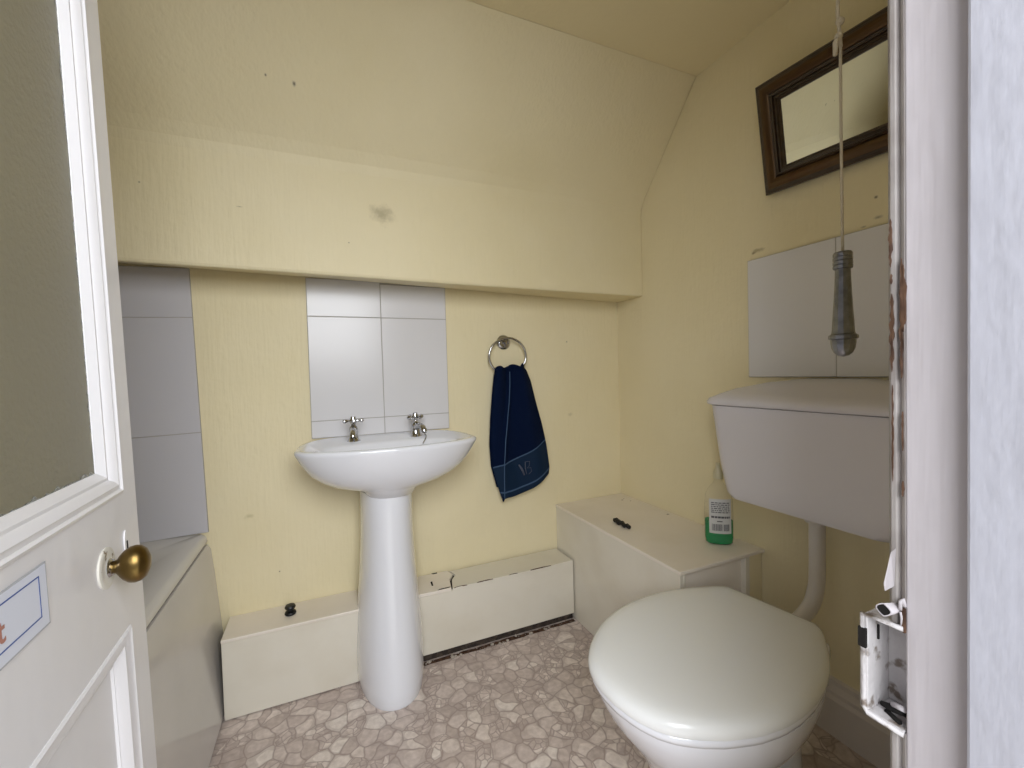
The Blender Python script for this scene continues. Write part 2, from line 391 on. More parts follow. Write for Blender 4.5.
# flake of paint / paper peeling above
bm = bmesh.new()
v = [bm.verts.new(p) for p in ((-.9752, -1.6135, .968), (-.9752, -1.6105, .964), (-.9770, -1.6065, .938), (-.9768, -1.6072, .932), (-.9755, -1.6125, .938))]
bm.faces.new(v)
tag(obj('paint_flake', bm, 'jambpaint', solid=.0006), 'torn strip of white paint peeling off the jamb above the lock keeper', 'paint flake')

# ------------------------------------------------------------------ door
E = Vector((-1.65900, -.94296, 1.26719))
dx = Vector((.03713675, -.99931019, 0)); n0 = Vector((.99931019, .03713675, 0)); t_ = .02
nn = n0*math.cos(t_) + Vector((0, 0, 1))*math.sin(t_); uu = Vector((0, 0, 1))*math.cos(t_) - n0*math.sin(t_)
door = bpy.data.objects.new('door_1', None); C.objects.link(door); door['kind'] = 'structure'
door['label'] = 'white panelled door with obscured glass pane, open on the left'
DM = Matrix(((dx.x, nn.x, uu.x, E.x), (dx.y, nn.y, uu.y, E.y), (dx.z, nn.z, uu.z, E.z), (0, 0, 0, 1)))
door.matrix_world = DM
S0, S1, V0, V1 = .003, .655, -1.255, .70
GS0, GS1, GV0, GV1 = .058, .595, -.313, .60        # outer edge of glass moulding
PS0, PS1, PV0, PV1 = .066, .590, -1.08, -.505       # outer edge of lower panel moulding
TH = .036
bm = bmesh.new()
box(bm, S0, GS0, -TH, 0, V0, V1)                    # lock stile
box(bm, GS1, S1, -TH, 0, V0, V1)                    # hinge stile
box(bm, GS0, GS1, -TH, 0, GV1, V1)
box(bm, GS0, GS1, -TH, 0, PV1, GV0)                 # lock rail
box(bm, GS0, GS1, -TH, 0, V0, PV0)
box(bm, GS0, PS0, -TH, 0, PV0, PV1); box(bm, PS1, GS1, -TH, 0, PV0, PV1)
obj('stiles_and_rails', bm, 'doorpaint', door)
def moulding(name, s0, s1, v0, v1, prof, m_='doorpaint'):
    bm = bmesh.new(); rings = []
    for w, h in prof:
        rings.append([(s0+w, h, v0+w), (s1-w, h, v0+w), (s1-w, h, v1-w), (s0+w, h, v1-w)])
    R = [[bm.verts.new(p) for p in r] for r in rings]
    for a, b in zip(R, R[1:]):
        for i in range(4): bm.faces.new((a[i], a[(i+1) % 4], b[(i+1) % 4], b[i]))
    a, b = R[-1], R[0]
    for i in range(4): bm.faces.new((a[i], a[(i+1) % 4], b[(i+1) % 4], b[i]))
    return obj(name, bm, m_, door, smooth='auto', angle=25)
moulding('glazing_moulding', GS0, GS1, GV0, GV1, [(0, -.001), (0, .002), (.004, .0035), (.007, .0005), (.010, .0005), (.014, .002), (.020, -.001), (.024, -.006), (.028, -.006), (.037, -.014), (.037, -.030), (0, -.030)])
moulding('panel_moulding', PS0, PS1, PV0, PV1, [(0, -.001), (0, .001), (.003, .003), (.008, .0005), (.013, -.001), (.020, -.001), (.028, -.006), (.032, -.011), (.036, -.010), (.038, -.013), (.038, -.020), (0, -.020)])
bm = bmesh.new(); box(bm, PS0+.03, PS1-.03, -.024, -.013, PV0+.03, PV1-.03); obj('lower_panel', bm, 'doorpaint', door)
gs0, gs1, gv0, gv1 = GS0+.034, GS1-.034, GV0+.034, GV1-.034
bm = bmesh.new(); box(bm, gs0, gs1, -.020, -.0155, gv0, gv1)
o = obj('glass_pane', bm, 'glass', door); o['label'] = 'frosted obscured glass pane'
# grimy putty line round the glass (uneven)
bm = bmesh.new(); rnd = random.Random(3)
def grime(a, b, inward, n=90):
    a = Vector(a); b = Vector(b); inw = Vector(inward); o0 = [a+(b-a)*i/n for i in range(n+1)]
    A = [bm.verts.new(p) for p in o0]; B = [bm.verts.new(p+inw*(.003+.006*rnd.random()**2)) for p in o0]
    for i in range(n): bm.faces.new((A[i], A[i+1], B[i+1], B[i]))
yy = -.0152
grime((gs0, yy, gv0), (gs0, yy, gv1), (1, 0, 0)); grime((gs0, yy, gv0), (gs1, yy, gv0), (0, 0, 1), 60)
obj('putty_grime', bm, 'glassedge', door)
# keyhole escutcheon
ks, kv = .060, -.388
bm = bmesh.new(); prof = []
for i in range(24):
    a = 2*PI*i/24; prof.append((ks+.0075*math.cos(a), kv+.020*math.sin(a)))
prism(bm, prof, 0, .002, fn=lambda a, b, h: (a, h, b))
kk = obj('keyhole_cover', bm, 'doorpaint', door, bevel=.0008)
bm = bmesh.new(); prism(bm, [(ks-.0035, kv-.010), (ks+.0015, kv-.010), (ks+.0010, kv+.004), (ks-.003, kv+.004)], .0019, .0024, fn=lambda a, b, h: (a, h, b))
obj('keyhole', bm, 'dark', kk)
# knob
kc = Vector((.130, 0, -.396))
bm = bmesh.new(); lathe(bm, [(0, 0), (.0265, 0), (.0265, .002), (.022, .0035), (.020, .003), (.012, .004), (0, .004)], 32, kc, (0, 1, 0))
ro = obj('knob_rose', bm, 'brasswhite', door, smooth='auto')
bm = bmesh.new(); lathe(bm, [(.0105, .003), (.0125, .005), (.0105, .008), (.0085, .009)], 24, kc, (0, 1, 0)); obj('collar', bm, 'chrome', ro, smooth='auto')
bm = bmesh.new()
ax = Vector((0.0, 1, -.03)).normalized()
lathe(bm, [(.0080, .004), (.0080, .009), (.0095, .012), (.0140, .0145), (.0195, .019), (.0235, .025), (.0245, .031), (.0230, .037), (.0185, .042), (.010, .0455), (0, .0465)], 40, kc, ax)
# oval knob: squeeze along s
for v in bm.verts:
    h = v.co.y
    if h > .012: v.co.x = kc.x + (v.co.x-kc.x)*.80
k = obj('door_knob', bm, 'brass', door, smooth=True); k['label'] = 'aged oval brass door knob'
# sign on the door
sg = thing('door_sign', 'laminated white paper sign with a blue border on the white door', 'sign')
sg.matrix_world = DM @ Matrix.Translation((.41, .0006, -.362))
def rect(bm, a0, a1, b0, b1, h0, h1): box(bm, a0, a1, h0, h1, b0, b1)
SX0, SX1, SZ0, SZ1 = -.140, .140, -.034, .030
bm = bmesh.new(); rect(bm, SX0, SX1, SZ0, SZ1, 0, .0006); obj('laminate', bm, 'sleeve', sg)
bm = bmesh.new(); rect(bm, SX0+.002, SX1-.002, SZ0+.002, SZ1-.002, .0003, .0009); obj('paper', bm, 'paper', sg)
bm = bmesh.new(); bw = .0013
bx0, bx1, bz0, bz1 = SX0+.0145, SX1-.0145, SZ0+.013, SZ1-.0095
rect(bm, bx0, bx1, bz0, bz0+bw, .0009, .0011); rect(bm, bx0, bx1, bz1-bw, bz1, .0009, .0011)
rect(bm, bx0, bx0+bw, bz0, bz1, .0009, .0011); rect(bm, bx1-bw, bx1, bz0, bz1, .0009, .0011)
obj('blue_border', bm, 'blueink', sg)
cu = bpy.data.curves.new('letter', 'FONT'); cu.body = 't'; cu.size = .031; cu.extrude = .0001; cu.offset = .0004
cu.align_x = 'CENTER'
tmp = bpy.data.objects.new('letter_curve', cu); C.objects.link(tmp); bpy.context.view_layer.update()
lme = bpy.data.meshes.new_from_object(tmp.evaluated_get(bpy.context.evaluated_depsgraph_get())); bpy.data.objects.remove(tmp)
lme.materials.clear(); lme.materials.append(M['redink'])
lt = bpy.data.objects.new('letter', lme); C.objects.link(lt); lt.parent = sg
# text reads from the camera side: local x runs right-to-left for a viewer, so turn it round
lt.matrix_local = Matrix.Translation((-.0635, .0011, -.0125)) @ Matrix(((-1, 0, 0, 0), (0, 0, 1, 0), (0, 1, 0, 0), (0, 0, 0, 1)))

# ------------------------------------------------------------------ bath
bt = thing('bath', 'white bath behind the open door', 'bath', (-2.1, -.85, 0))
def B(x, y, z): return (x+2.1, y+.85, z)
bm = bmesh.new()
X0b, X1b, Y0b, Y1b = XL+.002, -1.768, -1.60, -.003
def rr(x0, x1, y0, y1, r, z, n=8):
    out = []
    for cx, cy, a0 in ((x1-r, y1-r, 0), (x0+r, y1-r, 90), (x0+r, y0+r, 180), (x1-r, y0+r, 270)):
        for i in range(n+1):
            a = math.radians(a0+90*i/n); out.append(B(cx+r*math.cos(a), cy+r*math.sin(a), z))
    return out
rings = [rr(X0b, X1b-.006, Y0b, Y1b, .01, .545), rr(X0b, X1b, Y0b, Y1b, .01, .550), rr(X0b, X1b+.004, Y0b, Y1b, .012, .560), rr(X0b, X1b+.001, Y0b, Y1b, .012, .574), rr(X0b, X1b-.012, Y0b+.005, Y1b, .015, .583),
         rr(X0b+.06, X1b-.085, Y0b+.08, Y1b-.14, .10, .583), rr(X0b+.075, X1b-.100, Y0b+.10, Y1b-.155, .11, .572), rr(X0b+.11, X1b-.13, Y0b+.18, Y1b-.20, .12, .36), rr(X0b+.16, X1b-.17, Y0b+.27, Y1b-.26, .12, .25)]
loft(bm, rings, False, True)
obj('tub', bm, 'bath', bt, smooth='auto', angle=50)
bm = bmesh.new()
pp = [(-1.772, .543), (-1.766, .5435), (-1.757, .525), (-1.748, .43), (-1.740, .32), (-1.727, .15), (-1.716, .012), (-1.722, .012), (-1.733, .15), (-1.746, .32), (-1.754, .43), (-1.763, .52)]
bm = bmesh.new(); rings = []
for y in (-.004, -.3, -.7, -1.15, -1.60):
    rings.append([B(x, y, z) for x, z in pp])
loft(bm, rings); obj('bath_panel', bm, 'panel', bt, smooth='auto', angle=30)
bm = bmesh.new(); box(bm, *[a for a in (-1.79+2.1, -1.775+2.1)], -1.60+.85, -.004+.85, 0, .545); obj('panel_backing', bm, 'dark', bt)

# ------------------------------------------------------------------ tiling
def tiling(name, label, pieces, depth, axis, gm='grout', tm='tile'):
    root = thing(name, label, 'tiles')
    a0 = min(p[0] for p in pieces); a1 = max(p[1] for p in pieces); z0 = min(p[2] for p in pieces); z1 = max(p[3] for p in pieces)
    def bx(bm, a, b, d0, d1, c, d):
        if axis == 'y': box(bm, a, b, -d1, -d0, c, d)
        else: box(bm, -d1, -d0, a, b, c, d)
    bm = bmesh.new(); bx(bm, a0, a1, .0005, depth-.0015, z0, z1); obj('grout', bm, gm, root)
    bm = bmesh.new()
    for a, b, c, d in pieces:
        bx(bm, a+.0013, b-.0013, .001, depth, c+.0013, d-.0013)
    obj('tile_faces', bm, tm, root, bevel=.0012)
    return root
t1, tm_, t2, r1, r2 = -1.424, -1.157, -.892, 1.343, .947
tiling('splashback', 'white tiled splashback behind the washbasin taps',
       [(t1, tm_, .8815, r2), (tm_, t2, .8815, r2), (t1, tm_, r2, r1), (tm_, t2, r2, r1), (t1, tm_, r1, 1.486), (tm_, t2, r1, 1.476)], .008, 'y')
ty = [.586, .935, 1.329, 1.496]; tx = [-2.30, -2.035, -1.771]
tiling('bath_tiling', 'white tiles coloured grey for shade above the end of the bath beside the door',
       [(tx[i], tx[i+1], ty[j], ty[j+1]) for i in range(2) for j in range(3)], .009, 'y', tm='tile_shaded')
tiling('cistern_tiling', 'pair of large white tiles on the right wall above the cistern',
       [(-1.024, -.741, 1.072, 1.476), (-1.307, -1.024, 1.072, 1.476)], .009, 'x')

bt2 = [o for o in C.objects if o.name == 'bath_tiling'][0]
bt2.matrix_world = Matrix.Translation((-1.771, 0, 1.05)) @ Matrix.Rotation(-.022, 4, 'Y') @ Matrix.Translation((1.771, 0, -1.05))
# ------------------------------------------------------------------ boxing
# low pipe box, left of the pedestal
lb = thing('pipe_boxing', 'low white pipe box against the back wall left of the pedestal', 'pipe boxing')
bm = bmesh.new(); box(bm, -1.711, -1.285, -.152, -.140, .004, .262); obj('front_board', bm, 'boxpaint', lb, bevel=.0015)
bm = bmesh.new(); box(bm, -1.711, -1.285, -.158, -.001, .262, .272); obj('top_board', bm, 'boxtop', lb, bevel=.002)
bm = bmesh.new(); box(bm, -1.711, -1.699, -.140, -.001, .004, .262); obj('end_board', bm, 'boxpaint', lb)
# right of the pedestal
rb = thing('pipe_boxing', 'low white pipe box with a cracked top between pedestal and corner box', 'pipe boxing')
bm = bmesh.new(); box(bm, -1.085, -.387, -.154, -.142, .030, .259); obj('front_board', bm, 'boxpaint', rb, bevel=.0015)
def ragged(bm, pts, z0, z1, seed, amp=.0025):
    rnd = random.Random(seed); out = []
    for i, p in enumerate(pts):
        q = pts[(i+1) % len(pts)]; L_ = math.hypot(q[0]-p[0], q[1]-p[1]); k = max(1, int(L_/.025))
        for j in range(k):
            t = j/k; out.append((p[0]+(q[0]-p[0])*t+(rnd.random()-.5)*amp*(j > 0), p[1]+(q[1]-p[1])*t+(rnd.random()-.5)*amp*(j > 0)))
    prism(bm, out, z0, z1)
bm = bmesh.new(); ragged(bm, [(-.940, -.158), (-.391, -.158), (-.392, -.010), (-.912, -.010), (-.898, -.05), (-.924, -.09)], .2595, .270, 2)
obj('top_board', bm, 'boxpaint', rb, bevel=.001)
bm = bmesh.new(); ragged(bm, [(-1.085, -.159), (-.946, -.161), (-.934, -.09), (-.910, -.05), (-.923, -.008), (-1.085, -.006)], .262, .274, 5)
pc = obj('top_piece', bm, 'boxtop', rb, bevel=.001)
for pts_, sd in (([(-1.012, -.112), (-1.006, -.112), (-1.002, -.075), (-1.010, -.078)], 6), ([(-.99, -.006), (-.965, -.006), (-.968, -.016), (-.985, -.014)], 8), ([(-.955, -.156), (-.945, -.150), (-.99, -.150), (-1.0, -.157)], 9)):
    bm = bmesh.new(); ragged(bm, pts_, .2738, .2744, sd, .001); obj('chipped_spot', bm, 'dark', pc)
for xa, xb, sd in ((-.84, -.77, 21), (-.70, -.66, 22), (-.60, -.50, 23), (-.935, -.88, 24)):
    bm = bmesh.new(); ragged(bm, [(xa, -.1587), (xb, -.1587), ((xa+xb)/2+.01, -.1545), (xa+.01, -.1555)], .268, .2706, sd, .002); obj('chipped_spot', bm, 'wood', pc)
bm = bmesh.new(); box(bm, -1.085, -.387, -.140, -.136, .0, .262); box(bm, -1.085, -.387, -.136, -.001, .250, .258); obj('recess_shade_sheets', bm, 'recess', rb)  # added dark sheets that paint in the shadow seen through the gaps
# crumbs in the gap
bm = bmesh.new(); rnd = random.Random(11)
for i in range(60):
    x = -1.10+.70*rnd.random(); y = -.150-.022*rnd.random(); s = .0018+.0065*rnd.random()**3
    vs = bmesh.ops.create_icosphere(bm, subdivisions=1, radius=s, matrix=Matrix.Translation((x, y, s*.4)))['verts']
    for v in vs: v.co.z = max(.0004, v.co.z); v.co.x += (rnd.random()-.5)*s
tag(obj('plaster_crumbs', bm, 'debris'), 'loose crumbs of plaster along the gap under the cracked box', 'debris', kind='stuff')
bm = bmesh.new(); ragged(bm, [(-1.11, -.168), (-.39, -.168), (-.39, -.150), (-1.11, -.150)], .0003, .0012, 12, .006)
tag(obj('exposed_floor_edge', bm, 'wood'), 'dark strip of bare floor along the foot of the cracked box', 'floor strip', kind='structure')

# tall corner box
cb = thing('corner_boxing', 'tall cream white box in the corner beside the toilet', 'boxing')
X_, L_, H_ = -.385, -.789, .478
bm = bmesh.new(); box(bm, X_+.004, X_+.016, L_+.006, -.001, .002, H_-.012); obj('side_board', bm, 'boxpaint', cb, bevel=.0015)
bm = bmesh.new(); box(bm, X_, -.001, L_, -.001, H_-.012, H_); obj('top_board', bm, 'boxtop', cb, bevel=.0025)
bm = bmesh.new(); box(bm, X_+.028, -.075, L_+.020, L_+.030, .002, H_-.014); obj('end_board', bm, 'boxtop', cb)
bm = bmesh.new(); box(bm, X_+.016, X_+.028, L_+.006, L_+.030, .002, H_-.012); obj('batten', bm, 'boxpaint', cb, bevel=.002)
bm = bmesh.new(); box(bm, -.095, -.075, L_+.002, L_+.030, .002, H_-.012); obj('batten', bm, 'boxpaint', cb, bevel=.002)
bm = bmesh.new(); box(bm, -.075, -.003, L_+.012, L_+.022, .002, H_-.014); obj('infill_board', bm, 'wall', cb)
for x, y, s in ((-.07, -.10, .006), (-.045, -.13, .004), (-.03, -.36, .007), (-.05, -.085, .003)):
    bm = bmesh.new(); ragged(bm, [(x-s, y-s*.6), (x+s, y-s*.5), (x+s*.8, y+s*.6), (x-s*.7, y+s*.5)], H_-.0002, H_+.0008, int(x*-1000), .002)
    obj('paint_chip', bm, 'debris', cb)

# ------------------------------------------------------------------ washbasin
wb = thing('washbasin', 'white pedestal washbasin with two chrome taps', 'washbasin', (-1.153, -.2, 0))
O = Vector((-1.153, -.2, 0))
def ring_basin(sx, yf, yw, z, back=-.002, n=56, cx=-1.168, k=2.0):
    """D shaped outline: shallow bow at the front, sides narrowing a little to the wall"""
    out = []
    for i in range(n):
        a = 2*PI*i/n; x = math.cos(a); y = math.sin(a)
        if y <= 0:
            px = cx+sx*math.copysign(abs(x)**(2/k), x); py = yw+(yw-yf)*-abs(y)**(2/k)
        else:
            py = yw+(back-yw)*(y**.55); px = cx+sx*math.copysign(abs(x)**.28, x)*(1-.13*(y**1.2)) if abs(x) > 1e-6 else cx
        out.append(Vector((px, py, z))-O)
    return out
bm = bmesh.new()
R = [
    ring_basin(.080, -.272, -.20, .690, -.06), ring_basin(.095, -.285, -.205, .714, -.035), ring_basin(.135, -.305, -.21, .726, -.03),
    ring_basin(.190, -.325, -.22, .742, -.025), ring_basin(.228, -.345, -.23, .764, -.02), ring_basin(.258, -.362, -.24, .790, -.015), ring_basin(.277, -.375, -.25, .818, -.008), ring_basin(.290, -.385, -.26, .842, -.004),
    ring_basin(.299, -.391, -.27, .862), ring_basin(.302, -.393, -.275, .870), ring_basin(.302, -.393, -.275, .876), ring_basin(.298, -.389, -.272, .8805),
    ring_basin(.282, -.378, -.268, .8810, -.006), ring_basin(.274, -.370, -.264, .8745, -.012)]
def ring_bowl(sx, sy, cy, z, n=56):
    return [Vector((-1.168+sx*math.copysign(abs(math.cos(2*PI*i/n))**.8, math.cos(2*PI*i/n)), cy+sy*math.sin(2*PI*i/n), z))-O for i in range(n)]
R += [ring_bowl(.236, .108, -.250, .872), ring_bowl(.226, .100, -.252, .862), ring_bowl(.20, .088, -.252, .82), ring_bowl(.14, .065, -.245, .775), ring_bowl(.05, .03, -.24, .757)]
loft(bm, R)
obj('basin', bm, 'ceramic', wb, smooth=True)
# pedestal
def ring_ped(cx, w, yf, yb, z, n=40, k=2.6):
    out = []
    cy = yb-.03; 
    for i in range(n):
        a = 2*PI*i/n; c, s = math.cos(a), math.sin(a)
        px = cx+w*math.copysign(abs(c)**(2/k), c)
        py = cy+(cy-yf)*math.copysign(abs(s)**(2/k), s) if s < 0 else cy+(yb-cy)*s**(.5)
        out.append(Vector((px, py, z))-O)
    return out
bm = bmesh.new()
prof = [(0, .108, -.333), (.012, .113, -.338), (.05, .115, -.336), (.12, .115, -.326), (.22, .111, -.308), (.32, .104, -.292), (.42, .096, -.280), (.52, .091, -.272), (.62, .089, -.268), (.68, .090, -.270), (.700, .090, -.268)]
loft(bm, [ring_ped(-1.176-.008*(1-z/.7), w*1.03, yf-.012*(1-z/.7), -.09, z, k=2.2) for z, w, yf in prof])
obj('pedestal', bm, 'ceramic', wb, smooth='auto', angle=60)
# taps
def tap(x, y, rot, chain):
    t = bpy.data.objects.new('tap', None); C.objects.link(t); t.parent = wb; t.location = Vector((x, y, .868))-O; t.rotation_euler = (0, 0, rot)
    bm = bmesh.new()
    lathe(bm, [(.0, 0), (.026, 0), (.026, .004), (.021, .008), (.017, .018), (.0135, .034), (.0145, .040), (.0155, .050), (.013, .058), (.0085, .062), (.0075, .070), (.0, .070)], 24)
    sp = spline([(0, -.005, .042), (0, -.028, .047), (0, -.048, .044), (0, -.060, .034), (0, -.063, .026)], 5)
    tube(bm, sp, [.0125-.0015*i/(len(sp)-1) for i in range(len(sp))], 16)
    obj('tap_body', bm, 'chrome', t, smooth='auto', angle=50)
    bm = bmesh.new(); lathe(bm, [(0, 0), (.0085, 0), (.0085, .001), (0, .001)], 16, (0, -.0635, .0245), (0, 0, -1)); obj('spout_opening', bm, 'dark', t)
    bm = bmesh.new()
    lathe(bm, [(0, .068), (.010, .068), (.012, .074), (.012, .086), (.009, .092), (.009, .096), (0, .097)], 20)
    for a in (0, 90, 180, 270):
        d = Vector((math.cos(math.radians(a+8)), math.sin(math.radians(a+8)), 0)); c0 = Vector((0, 0, .080))
        lathe(bm, [(.0045, .008), (.004, .018), (.0065, .024), (.0085, .030), (.0065, .036), (0, .038)], 14, c0, d)
    obj('tap_handle', bm, 'chrome', t, smooth='auto', angle=50)
    return t
tap(-1.280, -.088, math.radians(-6), 0)
tap(-1.051, -.092, math.radians(20), 1)
bm = bmesh.new(); tube(bm, [Vector(p)-O for p in spline([(-1.020, -.10, .882), (-1.016, -.105, .877), (-1.020, -.14, .877), (-1.03, -.17, .870), (-1.045, -.19, .855)], 5)], .0022, 8)
obj('plug_chain', bm, 'chrome', wb, smooth=True)

# ------------------------------------------------------------------ towel ring and towel
tr = thing('towel_ring', 'chrome towel ring on the back wall holding the navy towel', 'towel ring', (-.630, 0, 1.247))
bm = bmesh.new(); lathe(bm, [(0, .001), (.032, .001), (.033, .004), (.030, .009), (.022, .012), (.010, .014), (.008, .034), (.011, .037), (.011, .043), (0, .045)], 32, (0, 0, 0), (0, -1, 0)); obj('wall_plate', bm, 'chrome', tr, smooth='auto', angle=40)
bm = bmesh.new(); rc = Vector((.004, -.040, -.064)); tube(bm, [rc+Vector((.088*math.cos(2*PI*i/64), -.004*math.sin(2*PI*i/64), .080*math.sin(2*PI*i/64))) for i in range(64)], .0052, 12, closed=True); obj('ring', bm, 'chrome', tr, smooth=True)

# towel: draped sheet, front leaf outlined from t=0 (ring) to t=1 (hem)
NT, NU = 60, 48
def edge(tab, t): return interp(tab, t)
xl = [(0, -.690), (.04, -.694), (.15, -.702), (.40, -.716), (.60, -.722), (.78, -.716), (.88, -.700), (1, -.678)]
zl = [(0, 1.118), (.04, 1.105), (.15, 1.05), (.40, .91), (.60, .80), (.78, .700), (.88, .64), (1, .560)]
xr = [(0, -.550), (.04, -.540), (.15, -.520), (.40, -.493), (.60, -.470), (.78, -.452), (.82, -.447), (.95, -.433), (1, -.437)]
zr = [(0, 1.130), (.04, 1.118), (.15, 1.07), (.40, .96), (.60, .88), (.78, .800), (.82, .780), (.95, .672), (1, .640)]
fold_x = [(0, .44), (.3, .36), (.78, .17), (1, .03)]   # where the hem-side fold runs (fraction of width)
def towel_pt(u, t, back=0):
    a = edge(xl, t); b = edge(xr, t); za = edge(zl, t); zb = edge(zr, t)
    x = a+(b-a)*u
    z = za+(zb-za)*(u**1.0)
    # hem sags in the middle; lower left strip ends at the tip
    z -= .024*math.sin(PI*u)*max(0, t-.5)*2
    f = edge(fold_x, t)
    amp = .014+.006*(1-t)
    y = -.044 - amp*math.sin(u*PI*3.0+.7)*(1-.4*t) - .010*math.exp(-((u-f)/.05)**2) - .012*math.sin(PI*u)
    if u < f: y += .006
    y -= .010*(1-t)
    if back: y = y+.020+.004*math.sin(u*9)
    return Vector((x, y, z))
tw = thing('towel', 'navy blue hand towel with a woven band hanging from the chrome ring', 'towel', (-.63, -.05, .56))
TO = Vector((-.63, -.05, .56))
def leaf(name, t0, t1, m_, back=0, sh=0, u0=0, u1=1, parent=None, solid=.006, du=NU):
    bm = bmesh.new(); n = max(2, int(NT*(t1-t0)))
    G = [[bm.verts.new(towel_pt(u0+(u1-u0)*i/du, t0+(t1-t0)*j/n, back)+Vector((0, -sh, 0))-TO) for i in range(du+1)] for j in range(n+1)]
    for j in range(n):
        for i in range(du): bm.faces.new((G[j][i], G[j][i+1], G[j+1][i+1], G[j+1][i]))
    return obj(name, bm, m_, parent or tw, smooth=True, solid=solid)
leaf('front_leaf', 0, .78, 'navy')
leaf('hem_band', .78, 1, 'band', solid=.004)
leaf('back_leaf', .0, .93, 'navy', back=1)
leaf('stitch_line', .775, .785, 'stitch', sh=.004, solid=.001)
leaf('stitch_line', .955, .965, 'stitch', sh=.003, solid=.001)
# loop over the ring
bm = bmesh.new(); n = 16; rows = []
for j in range(n+1):
    a = PI*j/n
    row = []
    for i in range(NU+1):
        u = i/NU; f = towel_pt(u, 0); bk = towel_pt(u, 0, 1)
        c_ = (f+bk)/2; r = (bk.y-f.y)/2
        row.append(bm.verts.new(Vector((f.x, c_.y-r*math.cos(a), f.z+.014*math.sin(a)*(1+.4*math.sin(u*14))))-TO))
    rows.append(row)
for j in range(n):
    for i in range(NU): bm.faces.new((rows[j][i], rows[j][i+1], rows[j+1][i+1], rows[j+1][i]))
obj('top_fold', bm, 'navy', tw, smooth=True, solid=.006)
# raised seam along the fold
bm = bmesh.new(); tube(bm, [towel_pt(edge(fold_x, t)+.0, t)+Vector((0, -.005, 0))-TO for t in [i/40 for i in range(1, 41)]], .0022, 8)
obj('side_seam', bm, 'stitch', tw, smooth=True)
bm = bmesh.new(); p = towel_pt(.02, 1)-TO; tube(bm, [p+Vector((0, 0, .01)), p+Vector((.001, 0, -.004)), p+Vector((0, 0, -.014))], [.005, .006, .003], 10); obj('corner_tip', bm, 'navy', tw, smooth=True)
# embroidered mark: a slanting stroke and a small looped letter
bm = bmesh.new()
def tp(u, t): return towel_pt(u, t)+Vector((0, -.004, 0))-TO
tube(bm, [tp(.44, .83), tp(.475, .86), tp(.50, .90)], [.0038, .0048, .004], 8)
tube(bm, [tp(.55, .83), tp(.535, .865), tp(.54, .90)], [.002, .002, .0015], 8)
tube(bm, [tp(.56, .83), tp(.62, .838), tp(.60, .862), tp(.56, .868), tp(.62, .875), tp(.63, .895), tp(.57, .905)], .0012, 6)
obj('embroidered_mark', bm, 'embroid', tw, smooth=True)

# ------------------------------------------------------------------ toilet
tl = thing('toilet', 'white toilet pan with closed off-white lid', 'toilet', (-.60, -1.06, 0))
TA = Vector((-.989, -.148, 0)); TB = Vector((-.148, .989, 0)); TH0 = Vector((-.27, -1.005, 0)); TO2 = Vector((-.60, -1.06, 0))
wtab = [(0, .118), (.012, .134), (.035, .150), (.06, .163), (.10, .185), (.15, .206), (.20, .220), (.26, .229), (.32, .231), (.38, .225), (.44, .209), (.50, .180), (.54, .152), (.57, .124), (.59, .096), (.603, .062), (.609, .030), (.611, 0)]
def tpt(l, w, z): return TH0+TA*l+TB*w+Vector((0, 0, z))-TO2
def lid_ring(z, sc=1.0, inset=0, n=44, c=.30, cy=0, bulge=0):
    pts = []
    fine = [i/n for i in range(n+1)]
    Ls = [.611*(1-math.cos(PI*f))/2 for f in fine]
    up = [(l, interp(wtab, l)) for l in Ls]
    full = up+[(l, -w) for l, w in up[::-1][1:]]
    # hinge side is straight between the two ends
    for l, w in full:
        ll = c+(l-c)*sc; ww = w*sc
        d = math.hypot(ll-c, ww) or 1
        ll -= (ll-c)/d*inset; ww -= ww/d*inset
        pts.append(tpt(ll, ww, z))
    return pts
bm = bmesh.new()
prof = [(.4365, .985), (.4365, 1.0), (.442, 1.006), (.450, 1.005), (.457, .995), (.463, .972), (.4675, .93), (.470, .86), (.472, .74), (.4735, .55), (.4745, .30), (.475, .08)]
loft(bm, [lid_ring(z, s*.966) for z, s in prof])
bmesh.ops.remove_doubles(bm, verts=bm.verts, dist=.0002)
o = obj('lid', bm, 'lidplastic', tl, smooth='auto', angle=60)
bm = bmesh.new()
loft(bm, [lid_ring(.4150, .93), lid_ring(.4165, .945), lid_ring(.424, .952), lid_ring(.431, .948), lid_ring(.433, .935)])
bmesh.ops.remove_doubles(bm, verts=bm.verts, dist=.0002)
obj('seat', bm, 'ceramic', tl, smooth='auto', angle=60)
# pan: bowl tapering to a foot
def pan_ring(z, sc, shift=0, wsc=None, n=44):
    wsc = wsc or sc; pts = []
    Ls = [.60*(1-math.cos(PI*i/n))/2 for i in range(n+1)]
    up = [(l, interp(wtab, l*.611/.60)) for l in Ls]
    for l, w in up+[(l, -w) for l, w in up[::-1][1:]]:
        pts.append(tpt(.31+(l-.31)*sc+shift, w*wsc, z))
    return pts
bm = bmesh.new()
loft(bm, [pan_ring(0, .66, -.035, .50), pan_ring(.02, .66, -.035, .50), pan_ring(.04, .60, -.035, .44), pan_ring(.12, .56, -.030, .42), pan_ring(.19, .60, -.03, .50), pan_ring(.25, .70, -.025, .64), pan_ring(.30, .80, -.018, .77), pan_ring(.345, .89, -.01, .875),
          pan_ring(.380, .93, -.004, .92), pan_ring(.403, .948, 0, .942), pan_ring(.414, .95, 0, .945), pan_ring(.4155, .93, 0, .92)])
bmesh.ops.remove_doubles(bm, verts=bm.verts, dist=.0002)
obj('pan', bm, 'ceramic', tl, smooth='auto', angle=60)
